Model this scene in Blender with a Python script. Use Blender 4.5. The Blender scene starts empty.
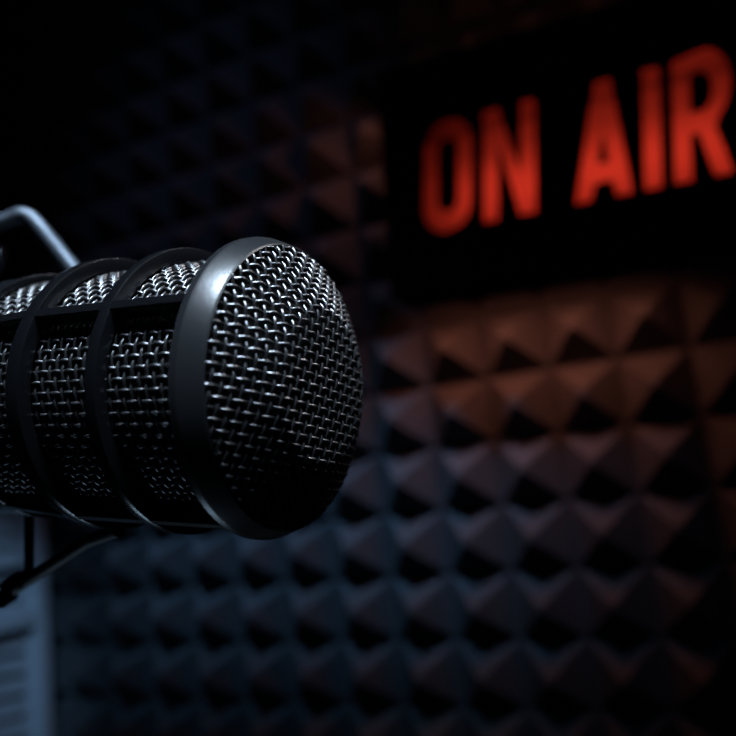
import bpy, bmesh, math, random
from mathutils import Vector, Matrix
scene = bpy.context.scene
col = scene.collection
random.seed(3)
pi, sin, cos, rad = math.pi, math.sin, math.cos, math.radians
EYE = 1.2                       # eye level above the studio floor (m)
UP = Vector((0, 0, EYE))
P = 0.05                        # pyramid pitch of the acoustic foam (m)

# ------------------------------------------------------------------ materials
def new_mat(name):
    m = bpy.data.materials.new(name); m.use_nodes = True
    nt = m.node_tree; b = nt.nodes['Principled BSDF']
    return m, nt, b

def mat(name, color, rough=0.5, metal=0.0, spec=0.5, noise=None, bump=0.0, scale=200.0, coat=0.0):
    """Principled material with a fine procedural mottling and bump."""
    m, nt, b = new_mat(name)
    b.inputs['Roughness'].default_value = rough
    b.inputs['Metallic'].default_value = metal
    b.inputs['Specular IOR Level'].default_value = spec
    b.inputs['Coat Weight'].default_value = coat
    tc = nt.nodes.new('ShaderNodeTexCoord')
    nz = nt.nodes.new('ShaderNodeTexNoise'); nz.inputs['Scale'].default_value = scale
    nz.inputs['Detail'].default_value = 4
    nt.links.new(tc.outputs['Object'], nz.inputs['Vector'])
    r = nt.nodes.new('ShaderNodeValToRGB')
    k = noise if noise is not None else 0.1
    r.color_ramp.elements[0].position = 0.3; r.color_ramp.elements[1].position = 0.7
    r.color_ramp.elements[0].color = tuple(c*(1-k) for c in color) + (1,)
    r.color_ramp.elements[1].color = tuple(min(1, c*(1+k)) for c in color) + (1,)
    nt.links.new(nz.outputs['Fac'], r.inputs['Fac'])
    nt.links.new(r.outputs['Color'], b.inputs['Base Color'])
    if bump:
        bp = nt.nodes.new('ShaderNodeBump'); bp.inputs['Strength'].default_value = bump
        bp.inputs['Distance'].default_value = 0.001
        nt.links.new(nz.outputs['Fac'], bp.inputs['Height'])
        nt.links.new(bp.outputs['Normal'], b.inputs['Normal'])
    return m

M = {}
M['cage'] = mat('black_satin_paint', (0.003, 0.0032, 0.004), 0.20, 0, 0.45, 0.2, 0.08, 2500)
M['rim'] = mat('dark_satin_metal', (0.009, 0.0095, 0.011), 0.25, 0.0, 1.0, 0.08, 0.05, 3000)
M['wire'] = mat('grey_steel_wire', (0.105, 0.105, 0.11), 0.30, 0.9, 0.5, 0.12, 0.05, 1500)
M['liner'] = mat('black_liner_foam', (0.003, 0.003, 0.003), 0.95, 0, 0.1, 0.3, 0.4, 900)
M['foam'] = mat('charcoal_acoustic_foam', (0.085, 0.085, 0.09), 0.95, 0, 0.05, 0.25, 0.5, 420)
M['wallpaint'] = mat('dark_wall_paint', (0.012, 0.012, 0.014), 0.9, 0, 0.2, 0.15, 0.2, 60)
M['carpet'] = mat('dark_carpet', (0.015, 0.015, 0.018), 0.97, 0, 0.1, 0.4, 0.6, 300)
M['housing'] = mat('black_sign_enamel', (0.0008, 0.0006, 0.0006), 0.8, 0, 0.0, 0.15, 0.1, 600)
M['rod'] = mat('brushed_steel_rod', (0.085, 0.10, 0.125), 0.5, 0.7, 0.5, 0.1, 0.05, 900)  # steel tinted blue: the bluer light is put into the colour
M['black'] = mat('black_anodised_metal', (0.004, 0.004, 0.005), 0.55, 0.0, 0.2, 0.15, 0.1, 800)
M['louvre'] = mat('pale_shutter_paint', (0.50, 0.52, 0.55), 0.6, 0, 0.3, 0.08, 0.1, 120)
M['inside'] = mat('white_sign_lining', (0.75, 0.72, 0.70), 0.8, 0, 0.2, 0.03, 0.0, 100)

def letter_material():
    m = bpy.data.materials.new('red_translucent_acrylic'); m.use_nodes = True
    nt = m.node_tree; nt.nodes.clear()
    out = nt.nodes.new('ShaderNodeOutputMaterial')
    tr = nt.nodes.new('ShaderNodeBsdfTranslucent')
    tc = nt.nodes.new('ShaderNodeTexCoord')
    nz = nt.nodes.new('ShaderNodeTexNoise'); nz.inputs['Scale'].default_value = 60
    rp = nt.nodes.new('ShaderNodeValToRGB')
    rp.color_ramp.elements[0].color = (0.84, 0.205, 0.150, 1)
    rp.color_ramp.elements[1].color = (0.88, 0.22, 0.16, 1)
    nt.links.new(tc.outputs['Object'], nz.inputs['Vector'])
    nt.links.new(nz.outputs['Fac'], rp.inputs['Fac'])
    nt.links.new(rp.outputs['Color'], tr.inputs['Color'])
    nt.links.new(tr.outputs['BSDF'], out.inputs['Surface'])
    return m
M['letter'] = letter_material()

# ------------------------------------------------------------------ mesh helpers
class MB:
    def __init__(s): s.v = []; s.f = []
    def add(s, vs, fs):
        o = len(s.v); s.v += [tuple(v) for v in vs]; s.f += [tuple(i+o for i in f) for f in fs]
    def box(s, c, d, m=None):
        vs = [Vector((c[0]+sx*d[0]/2, c[1]+sy*d[1]/2, c[2]+sz*d[2]/2)) for sx in (-1,1) for sy in (-1,1) for sz in (-1,1)]
        if m: vs = [m @ v for v in vs]
        s.add(vs, [(0,1,3,2),(4,6,7,5),(0,4,5,1),(2,3,7,6),(0,2,6,4),(1,5,7,3)])
    def tube(s, pts, r, n=12, cap=True):
        pts = [Vector(p) for p in pts]; rs = r if isinstance(r, (list, tuple)) else [r]*len(pts)
        vs = []; N = len(pts); up = None
        for i, p in enumerate(pts):
            t = (pts[min(i+1, N-1)] - pts[max(i-1, 0)]).normalized()
            if up is None:
                up = t.orthogonal().normalized()
            up = (up - t*up.dot(t)).normalized(); b = t.cross(up)
            vs += [p + rs[i]*(cos(2*pi*k/n)*up + sin(2*pi*k/n)*b) for k in range(n)]
        fs = [(i*n+k, i*n+(k+1) % n, (i+1)*n+(k+1) % n, (i+1)*n+k) for i in range(N-1) for k in range(n)]
        if cap: fs += [tuple(range(n))[::-1], tuple(range((N-1)*n, N*n))]
        s.add(vs, fs)
    def loop(s, pts, r, n=6):
        """closed tube through pts; up vectors given as (point, outward)"""
        N = len(pts); vs = []
        for i, (p, o) in enumerate(pts):
            t = (pts[(i+1) % N][0] - pts[i-1][0]).normalized()
            o = (o - t*o.dot(t)).normalized(); b = t.cross(o)
            vs += [p + r*(cos(2*pi*k/n)*o + sin(2*pi*k/n)*b) for k in range(n)]
        s.add(vs, [(i*n+k, i*n+(k+1) % n, ((i+1) % N)*n+(k+1) % n, ((i+1) % N)*n+k) for i in range(N) for k in range(n)])
    def revolve(s, prof, n=192, closed=True):
        """(x, r) profile spun about the local X axis"""
        k = len(prof); vs = []
        for j in range(n):
            a = 2*pi*j/n
            vs += [(x, r*cos(a), r*sin(a)) for x, r in prof]
        fs = []
        for j in range(n):
            j2 = (j+1) % n
            for i in range(k if closed else k-1):
                i2 = (i+1) % k
                fs.append((j*k+i, j*k+i2, j2*k+i2, j2*k+i))
        s.add(vs, fs)
    def build(s, name, m, parent=None, smooth=0.0):
        me = bpy.data.meshes.new(name); me.from_pydata(s.v, [], s.f)
        bm = bmesh.new(); bm.from_mesh(me); bmesh.ops.recalc_face_normals(bm, faces=bm.faces); bm.to_mesh(me); bm.free()
        me.materials.append(m)
        if smooth:
            for p in me.polygons: p.use_smooth = True
            if smooth < pi: me.set_sharp_from_angle(angle=smooth)
        o = bpy.data.objects.new(name, me); col.objects.link(o)
        if parent: o.parent = parent
        return o

def thing(name, label, cat, matrix, group=None):
    o = bpy.data.objects.new(name, None); col.objects.link(o); o.empty_display_size = 0.02
    o.matrix_world = matrix; o['label'] = label; o['category'] = cat
    if group: o['group'] = group
    return o
def frame(x, y, z, origin):
    m = Matrix.Identity(4)
    for i, a in enumerate((x, y, z)):
        for r in range(3): m[r][i] = a[r]
    m.translation = origin
    return m
def smooth_path(pts, n=8):
    """Catmull-Rom through pts"""
    pts = [Vector(p) for p in pts]; q = [2*pts[0]-pts[1]] + pts + [2*pts[-1]-pts[-2]]; out = []
    for i in range(1, len(q)-2):
        a, b, c, d = q[i-1:i+3]
        for k in range(n):
            t = k/n
            out.append(0.5*((2*b)+(c-a)*t+(2*a-5*b+4*c-d)*t*t+(3*b-a-3*c+d)*t**3))
    out.append(pts[-1]); return out

# ------------------------------------------------------------------ camera
cam_d = bpy.data.cameras.new('camera'); cam = bpy.data.objects.new('camera', cam_d); col.objects.link(cam)
cam_d.sensor_width = 36.0; cam_d.lens = 36.0*765.9/736
cam_d.clip_start = 0.01
right = Vector((0.99512631, 0.0154672, -0.0973879)).normalized()
fwd = Vector((0.0, 0.9876217, 0.15685466)).normalized()
upv = right.cross(fwd)
cam.matrix_world = frame(right, upv, -fwd, UP)
cam_d.dof.use_dof = True; cam_d.dof.focus_distance = 0.176; cam_d.dof.aperture_fstop = 7.4
scene.camera = cam

# ------------------------------------------------------------------ the room
TH = 0.4216                                             # the foam wall is turned this much
U = Vector((cos(TH), -sin(TH), 0)); NRM = Vector((-sin(TH), -cos(TH), 0)); ZZ = Vector((0, 0, 1))
W0 = Vector((-3.14692, 14.07183, 2.29251))*P + UP       # grid origin on the foam wall
WALL = frame(U, -NRM, ZZ, W0)                           # local x along the wall, y into it, z up
FLOOR_Z = -W0.z; CEIL_Z = FLOOR_Z + 2.5
LEFT_X = -4.15*P; RIGHT_X = 2.2
def structure(name, boxes, m):
    b = MB()
    for c, d in boxes: b.box(c, d)
    o = b.build(name, m); o.matrix_world = WALL; o['kind'] = 'structure'; return o
BACK_Y = 0.035
mid = (LEFT_X+RIGHT_X)/2; wid = RIGHT_X-LEFT_X
hz = (FLOOR_Z+CEIL_Z)/2
structure('wall_back', [((mid, BACK_Y+0.05, hz), (wid+0.2, 0.1, 2.5))], M['wallpaint'])
structure('wall_left', [((LEFT_X-0.05, -1.2+BACK_Y, hz), (0.1, 2.4, 2.5))], M['wallpaint'])
structure('floor', [((mid, -1.2, FLOOR_Z-0.05), (wid+0.2, 2.7, 0.1))], M['carpet'])
structure('ceiling', [((mid, -1.2, CEIL_Z+0.05), (wid+0.2, 2.7, 0.1))], M['wallpaint'])

# ------------------------------------------------------------------ acoustic foam: one sheet of pyramids
def foam_sheet():
    c0, c1, r0, r1 = -4, 15, -11, 11                     # pyramids across and up
    H = 0.68*P; base = 0.34*P; cx, cz = -0.11, -0.22     # crest height, valley depth, grid phase
    nx = c1-c0+2; nz = r1-r0+2; vs = []; fs = []
    X = lambda i: (c0+cx-.5+i)*P
    Z = lambda j: (r0+cz-.5+j)*P
    for j in range(nz):
        for i in range(nx): vs.append((X(i), base-.03*H, Z(j)))
    t = 0.045*P                                          # blunt tips
    for j in range(nz-1):
        for i in range(nx-1):
            xm, zm, k = X(i)+P/2, Z(j)+P/2, len(vs)
            vs += [(xm-t, base-H*.93, zm-t), (xm+t, base-H*.93, zm-t), (xm+t, base-H*.93, zm+t), (xm-t, base-H*.93, zm+t)]
            q = [j*nx+i, j*nx+i+1, (j+1)*nx+i+1, (j+1)*nx+i]
            fs.append((k, k+1, k+2, k+3))
            for m in range(4): fs.append((q[m], q[(m+1) % 4], k+(m+1) % 4, k+m))
    n = len(vs)
    ring = [i for i in range(nx)] + [j*nx+nx-1 for j in range(1, nz)] + [(nz-1)*nx+i for i in range(nx-2, -1, -1)] + [j*nx for j in range(nz-2, 0, -1)]
    for r in ring: vs.append((vs[r][0], BACK_Y, vs[r][2]))
    L = len(ring)
    fs += [(ring[k], n+k, n+(k+1) % L, ring[(k+1) % L]) for k in range(L)]
    fs.append(tuple(range(n, n+L)))
    me = bpy.data.meshes.new('cut'); me.from_pydata(vs, [], fs)
    bm = bmesh.new(); bm.from_mesh(me); bpy.data.meshes.remove(me)
    r = bmesh.ops.bisect_plane(bm, geom=bm.verts[:]+bm.edges[:]+bm.faces[:], plane_co=(-4.13*P, 0, 0), plane_no=(-1, 0, 0), clear_outer=True)
    bmesh.ops.edgeloop_fill(bm, edges=[g for g in r['geom_cut'] if isinstance(g, bmesh.types.BMEdge)])
    bm.verts.index_update()
    b = MB(); b.add([v.co[:] for v in bm.verts], [[v.index for v in f.verts] for f in bm.faces]); bm.free()
    o = b.build('acoustic_foam', M['foam'])
    o.matrix_world = WALL
    o['label'] = 'charcoal pyramid acoustic foam covering the studio wall behind the microphone'; o['category'] = 'acoustic foam'
    return o
foam_sheet()

# ------------------------------------------------------------------ ON AIR sign
def curve_mesh(name, loops, depth, m, parent, loc=(0, 0, 0)):
    """fill closed 2-D loops (x, z) with holes and give the plate a thickness"""
    cu = bpy.data.curves.new(name, 'CURVE'); cu.dimensions = '2D'; cu.fill_mode = 'BOTH'; cu.extrude = depth/2
    for lp in loops:
        sp = cu.splines.new('POLY'); sp.points.add(len(lp)-1); sp.use_cyclic_u = True
        for q, (x, y) in zip(sp.points, lp): q.co = (x, y, 0, 1)
    tmp = bpy.data.objects.new('tmp', cu); col.objects.link(tmp)
    dg = bpy.context.evaluated_depsgraph_get(); dg.update()
    me = bpy.data.meshes.new_from_object(tmp.evaluated_get(dg)); me.name = name
    bpy.data.objects.remove(tmp); bpy.data.curves.remove(cu)
    me.transform(Matrix.Translation(loc) @ Matrix.Rotation(pi/2, 4, 'X'))
    me.materials.clear(); me.materials.append(m)
    o = bpy.data.objects.new(name, me); col.objects.link(o); o.parent = parent
    return o
def stadium(x0, x1, y0, y1, n=16, p=1.0):
    r = (x1-x0)/2; c = (x0+x1)/2; out = []
    for k in range(n+1):
        a = pi*k/n; out.append((c+r*cos(a), y1-r*p+r*p*sin(a)))
    for k in range(n+1):
        a = pi+pi*k/n; out.append((c+r*cos(a), y0+r*p+r*p*sin(a)))
    return out
CX, CZ = 7.28, 2.18                                       # centre of the sign, in pitches
SW, SH = 5.44, 3.56                                       # its width and height, in pitches
FACE = -1.22*P; BACKP = -0.36*P                           # how far face and back stand off the foam
def make_sign():
    T, B = 0.85, -0.85                                    # cap height about the text line
    def bar(x0, x1): return [(x0, B), (x1, B), (x1, T), (x0, T)]
    glyphs = []
    glyphs.append([stadium(5.17, 5.97, B-.03, T+.03, 18, 1.1), stadium(5.45, 5.70, B+.33, T-.33, 12, 1.1)])
    glyphs.append([[(6.09, B), (6.36, B), (6.36, 0.22), (6.63, B), (6.90, B), (6.90, T), (6.64, T), (6.64, -0.16), (6.355, T), (6.09, T)]])
    glyphs.append([[(7.385, B), (7.645, B), (7.70, -0.62), (7.885, -0.62), (7.93, B), (8.19, B), (7.92, T), (7.66, T)],
                   [(7.745, -0.30), (7.835, -0.30), (7.79, 0.05)]])
    glyphs.append([bar(8.28, 8.55)])
    arc = lambda cx, cy, rx, ry, a0, a1, n=10: [(cx+rx*cos(rad(a0+(a1-a0)*k/n)), cy+ry*sin(rad(a0+(a1-a0)*k/n))) for k in range(n+1)]
    glyphs.append([[(8.65, B), (8.91, B), (8.91, -0.24), (8.965, -0.24), (9.14, B), (9.41, B), (9.205, -0.17)]
                   + arc(9.06, 0.40, 0.345, 0.53, -52, 90) + [(8.65, T)],
                   [(8.91, 0.10)] + arc(9.01, 0.34, 0.125, 0.24, -88, 88) + [(8.91, 0.58)]])
    def inset(lp, d):
        a = sum(p[0]*q[1]-q[0]*p[1] for p, q in zip(lp, lp[1:]+lp[:1]))
        if a < 0: lp = lp[::-1]
        out = []; n = len(lp)
        for i in range(n):
            p, c, q = Vector(lp[i-1]), Vector(lp[i]), Vector(lp[(i+1) % n])
            e1, e2 = (c-p).normalized(), (q-c).normalized()
            n1, n2 = Vector((-e1.y, e1.x)), Vector((-e2.y, e2.x))
            m = n1+n2; m = m/max(.35, m.dot(n1))
            out.append(tuple(c + m*d))
        return out
    glyphs = [[inset(lp, .022 if k == 0 else -.018) for k, lp in enumerate(g)] for g in glyphs]
    sh = 0.085                                            # the lettering leans a little
    tf = lambda x, y: ((x - CX + sh*y)*P, (y - 0.10)*P)
    glyphs = [[[tf(*q) for q in lp] for lp in g] for g in glyphs]
    m = WALL @ Matrix.Translation((CX*P, 0, CZ*P)) @ Matrix.Rotation(rad(2.2), 4, 'Y')
    t = thing('on_air_sign', 'black box sign with glowing red ON AIR letters hung on the foam wall', 'sign', m)
    w, h = SW*P/2, SH*P/2
    rect = [(-w, -h), (w, -h), (w, h), (-w, h)]
    curve_mesh('face_plate', [rect] + [lp for g in glyphs for lp in g], 0.003, M['housing'], t, (0, FACE+.0015, 0))
    for g, nm in zip(glyphs, ('O', 'N', 'A', 'I', 'R')):
        o = curve_mesh('letter', g, 0.0015, M['letter'], t, (0, FACE+.002, 0))
        o['label'] = 'glowing red letter ' + nm
    b = MB(); d = BACKP-FACE-.003; yc = FACE+.003+d/2; th = .004
    b.box((0, yc, h-th/2), (2*w, d, th)); b.box((0, yc, -h+th/2), (2*w, d, th))
    b.box((-w+th/2, yc, 0), (th, d, 2*h-2*th)); b.box((w-th/2, yc, 0), (th, d, 2*h-2*th))
    b.box((0, BACKP-th/2, 0), (2*w-2*th, th, 2*h-2*th))
    b.build('housing', M['housing'], t)
    b = MB(); b.box((0, FACE+.004+.014, 0.33*P), (2*w-.012, .024, .0015))  # unseen baffle added to step the letters from bright to dim
    b.build('light_baffle', M['housing'], t)
    # the two tube lamps inside: the lower one burns brighter
    for zc, zh, e, x0 in ((-0.50*P, .010, LAMP_LOW, 0.6), (1.25*P, .010, LAMP_HIGH, 0.9)):
        la = bpy.data.lights.new('sign_lamp', 'AREA'); la.shape = 'RECTANGLE'; la.size = 4.6*P; la.size_y = zh
        la.energy = e; la.color = (1.0, 0.80, 0.70)
        lo = bpy.data.objects.new('sign_lamp', la); col.objects.link(lo); lo.parent = t
        lo.location = (x0*P, BACKP-.008, zc); lo.rotation_euler = (-pi/2, 0, 0)
    # added red area lights outside the box tint the foam below, left and above
    for loc, ln, along, dirv, e in (((-1.0*P, -1.12*P, -h-.003), 3.6*P, (1, 0, 0), (0, 0.6, -1), SPILL_DOWN),
                                    ((-w-.003, -1.05*P, 1.3*P), 0.9*P, (0, 0, 1), (-1, 0.50, -0.75), SPILL_LEFT),
                                    ((-0.3*P, -1.0*P, h+.003), 4.0*P, (1, 0, 0), (0, 0.45, 1), SPILL_UP)):
        la = bpy.data.lights.new('sign_spill_light', 'AREA'); la.shape = 'RECTANGLE'; la.size = ln; la.size_y = .010
        la.energy = e; la.color = (1.0, 0.30, 0.18); la.spread = rad(140)
        lo = bpy.data.objects.new('sign_spill_light', la); col.objects.link(lo); lo.parent = t
        zax = -Vector(dirv).normalized(); xax = Vector(along); yax = zax.cross(xax).normalized(); xax = yax.cross(zax)
        lo.matrix_local = frame(xax, yax, zax, loc)
    return t
LAMP_LOW, LAMP_HIGH = 0.036, 0.021
SPILL_DOWN, SPILL_LEFT, SPILL_UP = 0.078, 0.022, 0.0045
make_sign()

# ------------------------------------------------------------------ microphone
YAW, PIT = -0.45954, -0.11636
A = Vector((cos(PIT)*cos(YAW), cos(PIT)*sin(YAW), sin(PIT))); HH = Vector((-sin(YAW), cos(YAW), 0)); VV = A.cross(HH)
MC = Vector((-0.01759, 0.18009, 0.02589)) + UP            # centre of the front rim
MIC = frame(A, HH, VV, MC)
RO = 0.036; RM = 0.0331
def mic_point(x, t, r): return MC + A*x + r*(cos(rad(t))*HH + sin(rad(t))*VV)
def front_profile(s):
    """arc length from the centre of the pressed mesh cap -> (r, x, slope)"""
    r1, z1, h2 = 0.01789, 0.00837, 0.0008
    if s <= r1: return s, z1+h2*(1-(s/r1)**2), -2*h2*s/r1**2
    sl = -z1/(RM-r1); k = math.sqrt(1+sl*sl)
    r = r1+(s-r1)/k
    w = min(1, (s-r1)/0.0015)
    return r, z1+(r-r1)*sl, sl*w + (1-w)*(-2*h2/r1)
def make_mic():
    t = thing('microphone', 'large black studio microphone with caged barrel and silvery wire mesh front', 'microphone', MIC)
    def mm(l): return [(x*.001, r*.001) for x, r in l]
    b = MB(); b.revolve(mm([(-7.5, 33), (-7.5, 35.6), (-7.1, 36), (-5.5, 36), (-4.9, 35.85), (-0.4, 33.85), (0.0, 33.45), (-0.2, 33.0), (-1.6, 32.4), (-2.5, 32.4)]))
    b.build('front_rim', M['rim'], t, rad(14))
    for x0, x1, ro in ((-30.7, -27.3, 36), (-55.7, -51.2, 36), (-81, -77, 34.3)):
        b = MB(); e = .45
        b.revolve(mm([(x0, 32.6), (x0, ro-e), (x0+e*.3, ro-e*.3), (x0+e, ro), (x1-e, ro), (x1-e*.3, ro-e*.3), (x1, ro-e), (x1, 32.6)]))
        b.build('cage_ring', M['cage'], t, rad(25))
    for ang in (152.8, 242.0, 333, 63):
        b = MB(); c = rad(ang); w = .0029; e = .0004
        rot = Matrix.Rotation(c, 4, 'X')
        prof = [(-w/2, .0326), (-w/2, .036-e), (-w/2+e, .03598), (w/2-e, .03598), (w/2, .036-e), (w/2, .0326)]
        L = [(-.0072, 0), (-.055, 0), (-.0792, -.0016)]
        vs = [rot @ Vector((x, r+dr, y)) for x, dr in L for y, r in prof]; n = 6
        fs = [(k*n+i, k*n+(i+1) % n, (k+1)*n+(i+1) % n, (k+1)*n+i) for k in range(2) for i in range(n)] + [tuple(range(n)), tuple(range(2*n, 3*n))]
        b.add(vs, fs); b.build('cage_rib', M['cage'], t, rad(30))
    # woven wire sleeve
    wr = .00044; am, am2 = .00050, .00027
    b = MB(); RS = .0314; nA = 80; pA = .0021; xs = [-.0045-pA*i for i in range(37)]
    for i in range(nA):                                   # wires along the barrel
        a = 2*pi*i/nA; pts = []
        for k in range(36*4+1):
            x = xs[0]-pA*k/4; r = RS + am*cos(pi*k/4 + pi*i)
            pts.append((x, r*cos(a), r*sin(a)))
        b.tube(pts, wr, 6, False)
    for j, x in enumerate(xs):                            # wires round the barrel
        pts = []
        for k in range(nA*4):
            a = 2*pi*k/(nA*4); r = RS - am2*cos(pi*k/4 + pi*j)
            o = Vector((0, cos(a), sin(a))); pts.append((Vector((x, 0, 0))+o*r, o))
        b.loop(pts, wr, 6)
    b.build('side_mesh', M['wire'], t, pi)
    wr = .00038
    # woven wire cap: a flat weave pressed into a blunt cone
    b = MB(); p = .00233; rot = rad(-6.0); smax = .01789 + math.hypot(RM-.01789, .00837) + .0004; S = 4
    def cap_point(a, c, off):
        s = math.hypot(a, c)
        r, x, sl = front_profile(s)
        f = math.atan2(c, a) + rot
        n = Vector((1, -sl*cos(f), -sl*sin(f))).normalized()
        return Vector((x, r*cos(f), r*sin(f))) + n*(off - .0002)
    N = int(smax/p)
    for par in (0, 1):
        for j in range(-N-1, N+2):
            c = (j+.5)*p
            if abs(c) >= smax: continue
            ext = math.sqrt(smax**2-c*c); k0 = math.ceil((-ext/p-.5)*S); k1 = math.floor((ext/p-.5)*S)
            pts = []
            for k in range(k0, k1+1):
                q = (k/S+.5)*p
                off = am*cos(pi*k/S + pi*j) if par == 0 else -am2*cos(pi*k/S + pi*j)
                pts.append(cap_point(q, c, off) if par == 0 else cap_point(c, q, off))
            if len(pts) > 2: b.tube(pts, wr, 6, False)
    b.build('front_mesh', M['wire'], t, pi)
    # black pop-filter foam behind the wire
    b = MB(); pr = [(-.0815, .0001), (-.0815, .0302), (-.004, .0302)]
    for k in range(13):
        s = smax*(1-k/12); r, x, sl = front_profile(s); pr.append((x-.0022, max(.0001, r-.0012)))
    b.revolve(pr, 96, True); b.build('pop_filter', M['liner'], t, rad(40))
    b = MB(); b.revolve(mm([(-81, .1), (-81, 33.9), (-84, 34), (-112, 33), (-134, 31), (-139, 28), (-140, .1)]), 96)
    b.build('body', M['cage'], t, rad(30))
    return t
make_mic()

# ------------------------------------------------------------------ microphone stand (mostly outside the frame)
def ppos(px, py, d):
    """a point at depth d from the lens, used once to lay out the bracket rods"""
    return UP + right*((px-368)/765.9*d) + upv*(-(py-368)/765.9*d) + fwd*d
STAND = Vector((-0.33, 0.36, 0))
def make_stand():
    t = thing('microphone_stand', 'bent steel rod and black bracket arms holding the microphone at left', 'microphone stand', Matrix.Translation(STAND))
    L = lambda p: Vector(p) - STAND
    hub = Vector((-0.195, 0.335, 0.060)) + UP
    b = MB()
    pts = [hub + Vector((0, 0, .03))] + [ppos(*q) for q in ((-40, 232, .262), (-8, 225.5, .26), (10, 219, .26), (22, 215, .26), (33, 220.5, .26), (44, 233, .259), (72, 268, .257), (112, 318, .252))] + [mic_point(-.0535, 12, .0365)]
    b.tube([L(p) for p in smooth_path(pts, 8)], .0028, 14); b.build('bent_rod', M['rod'], t, rad(50))
    b = MB()
    pts = [hub + Vector((0, 0, -.075)), ppos(-50, 630, .232), ppos(88, 541, .216), mic_point(-.0535, 268, .0362)]
    b.tube([L(p) for p in pts], .0019, 12); b.build('lower_arm', M['black'], t, rad(50))
    b = MB(); q = ppos(15, 584, .224); ax = (ppos(88, 541, .216)-ppos(-50, 630, .232)).normalized()
    b.tube([L(q-ax*.0042), L(q-ax*.0034), L(q+ax*.0034), L(q+ax*.0042)], [.002, .0026, .0026, .002], 16); b.build('collar', M['black'], t, rad(40))
    b = MB(); q = ppos(6, 598, .2245)
    b.tube([L(q-fwd*.004), L(q-fwd*.003), L(q+fwd*.003), L(q+fwd*.004)], [.0018, .0022, .0022, .0018], 18); b.build('knob', M['black'], t, rad(40))
    b = MB(); b.tube([L(ppos(29, 508, .222)), L(ppos(29, 572, .222))], .0014, 10); b.build('strut', M['black'], t, rad(50))
    b = MB(); b.tube([L(hub+Vector((0, 0, -.09))), L(hub+Vector((0, 0, .04)))], .006, 20); b.build('bracket', M['black'], t, rad(50))
    b = MB(); q = ppos(-5, 254, .262)
    b.tube([L(hub+Vector((0, 0, .0))), L(q), L(q+right*.0032)], [.003, .0042, .003], 16); b.build('thumb_screw', M['rod'], t, rad(40))
    b = MB(); b.tube([L(hub+Vector((0, 0, -.02))), L(STAND+Vector((0, 0, 1.06)))], .009, 20); b.build('boom', M['black'], t, rad(50))
    b = MB(); b.tube([(0, 0, 0.02), (0, 0, 1.10)], .010, 20); b.build('pole', M['black'], t, rad(50))
    b = MB(); b.tube([(0, 0, 0), (0, 0, .012), (0, 0, .02)], [.11, .11, .03], 48); b.build('base', M['black'], t, rad(40))
    return t
make_stand()

# ------------------------------------------------------------------ louvred shutter on the left wall
def make_shutter():
    org = WALL @ Vector((LEFT_X, 0, 0))
    X = NRM; Yv = -U                                       # local x away from the foam wall, y into the left wall
    m = frame(X, Yv, ZZ, org + ZZ*(-8.6*P))
    t = thing('louvred_shutter', 'pale louvred shutter on the side wall in the lower left corner', 'shutter', m)
    bt = 8.6*P; th = .026
    top, bot = -1.0*P, -8.4*P
    x0, x1 = 0.34*P, 3.4*P; sw = 0.26*P
    for xa in (x0, x1-sw):
        b = MB(); b.box((xa+sw/2, -th/2, (top+bot)/2+bt), (sw, th, top-bot)); b.build('stile', M['louvre'], t)
    for za, zb in ((top-.5*P, top), (-4.17*P, -3.88*P), (-3.05*P, -2.75*P), (bot, bot+.5*P)):
        b = MB(); b.box(((x0+x1)/2, -th/2, (za+zb)/2+bt), (x1-x0-2*sw, th*.9, zb-za)); b.build('rail', M['louvre'], t)
    def slats(za, zb, step):
        z = zb - step*.6
        while z > za:
            b = MB()
            mt = Matrix.Translation(((x0+x1)/2, -th*.45, z+bt)) @ Matrix.Rotation(rad(SLOPE), 4, 'Y') @ Matrix.Rotation(rad(SLAT), 4, 'X')
            b.box((0, 0, 0), (x1-x0-2*sw+.002, .0035, step*.74), mt); b.build('louvre', M['louvre'], t); z -= step
    slats(bot+.5*P, -4.17*P, .375*P); slats(-3.88*P, -3.05*P, .28*P); slats(-2.75*P, top-.5*P, .28*P)
    b = MB(); b.box(((x0+x1)/2, -.002, (top+bot)/2+bt), (x1-x0, .003, top-bot)); b.build('backing', M['black'], t)
    return t
SLAT, SLOPE = 4, -5
make_shutter()

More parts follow.
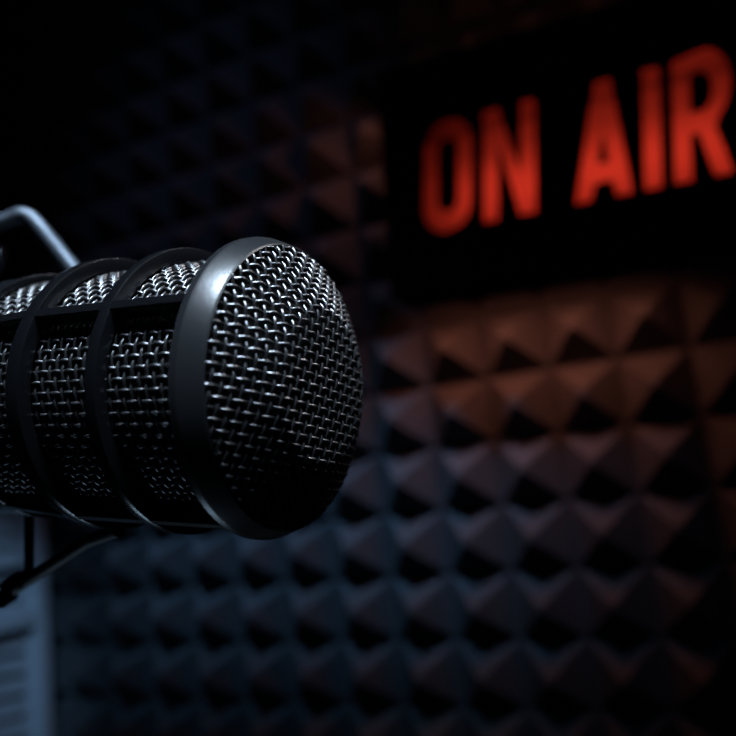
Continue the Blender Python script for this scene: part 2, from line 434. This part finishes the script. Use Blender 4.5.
# ------------------------------------------------------------------ lights
def aim(o, target): o.rotation_euler = (Vector(target)-o.location).to_track_quat('-Z', 'Y').to_euler()
def area(name, loc, target, size, energy, color, spread=180):
    la = bpy.data.lights.new(name, 'AREA'); la.size = size; la.energy = energy; la.color = color; la.spread = rad(spread)
    o = bpy.data.objects.new(name, la); col.objects.link(o); o.location = loc; aim(o, target); return o
def spot(name, loc, target, energy, color, angle, blend, size):
    la = bpy.data.lights.new(name, 'SPOT'); la.energy = energy; la.color = color; la.spot_size = rad(angle); la.spot_blend = blend; la.shadow_soft_size = size
    o = bpy.data.objects.new(name, la); col.objects.link(o); o.location = loc; aim(o, target); return o
mc = MC - A*.02
area('key_softbox', mc + Vector((.12, -.36, .92)).normalized()*.62, mc - A*.01, .27, 1.0, (0.66, 0.83, 1.0), 25)
area('side_fill', mc + Vector((.60, .20, .77)).normalized()*.5, mc + A*.01, .10, 0.03, (0.95, 0.92, 0.92), 20)  # added fill without a real source, brightens the front disc wires
area('low_fill', mc + Vector((-.45, .42, -.78)).normalized()*.45, mc - A*.03, .12, 0.007, (0.50, 0.74, 1.0), 35)  # added fill from below, lifts the lower cage edges
for aim_x, aim_z, watts in ((-1.5, -3.0, 22.0), (0.2, -2.8, 24.0), (1.8, -2.7, 26.0), (3.4, -2.6, 32.0), (5.0, -2.5, 29.0), (6.7, -2.5, 9.0)):      # a row of unseen narrow spots added to shape the foam light
    spot('foam_spot', WALL @ Vector(((aim_x*.55+2.4)*P, -12.5*P, 18.5*P)), WALL @ Vector((aim_x*P, 0, aim_z*P)), watts, (0.26, 0.57, 1.0), 7.6, 1.0, .04)
spot('foam_wash', WALL @ Vector((2.4*P, -12.5*P, 18.5*P)), WALL @ Vector((0.8*P, 0, 2.6*P)), 4.2, (0.36, 0.50, 1.0), 28, 1.0, .05)  # added dim spot that lifts the upper left foam
sh_c = WALL @ Vector((LEFT_X, -2.2*P, -4.2*P))
spot('shutter_spot', WALL @ Vector((LEFT_X+8*P, -11*P, 5*P)), sh_c, 9.0, (0.30, 0.60, 1.0), 19, .7, .03)

# turn the whole room so that its walls run along the world axes
TURN = Matrix.Rotation(TH, 4, 'Z')
bpy.context.view_layer.update()
for o in [o for o in bpy.data.objects if o.parent is None]:
    o.matrix_world = TURN @ o.matrix_world

w = bpy.data.worlds.new('studio_dark'); scene.world = w; w.use_nodes = True
w.node_tree.nodes['Background'].inputs['Color'].default_value = (0.3, 0.5, 1.0, 1)
w.node_tree.nodes['Background'].inputs['Strength'].default_value = 0.010

scene.view_settings.view_transform = 'Standard'; scene.view_settings.look = 'None'
scene.view_settings.exposure = 0.0; scene.view_settings.gamma = 1.0; scene.view_settings.use_curve_mapping = False
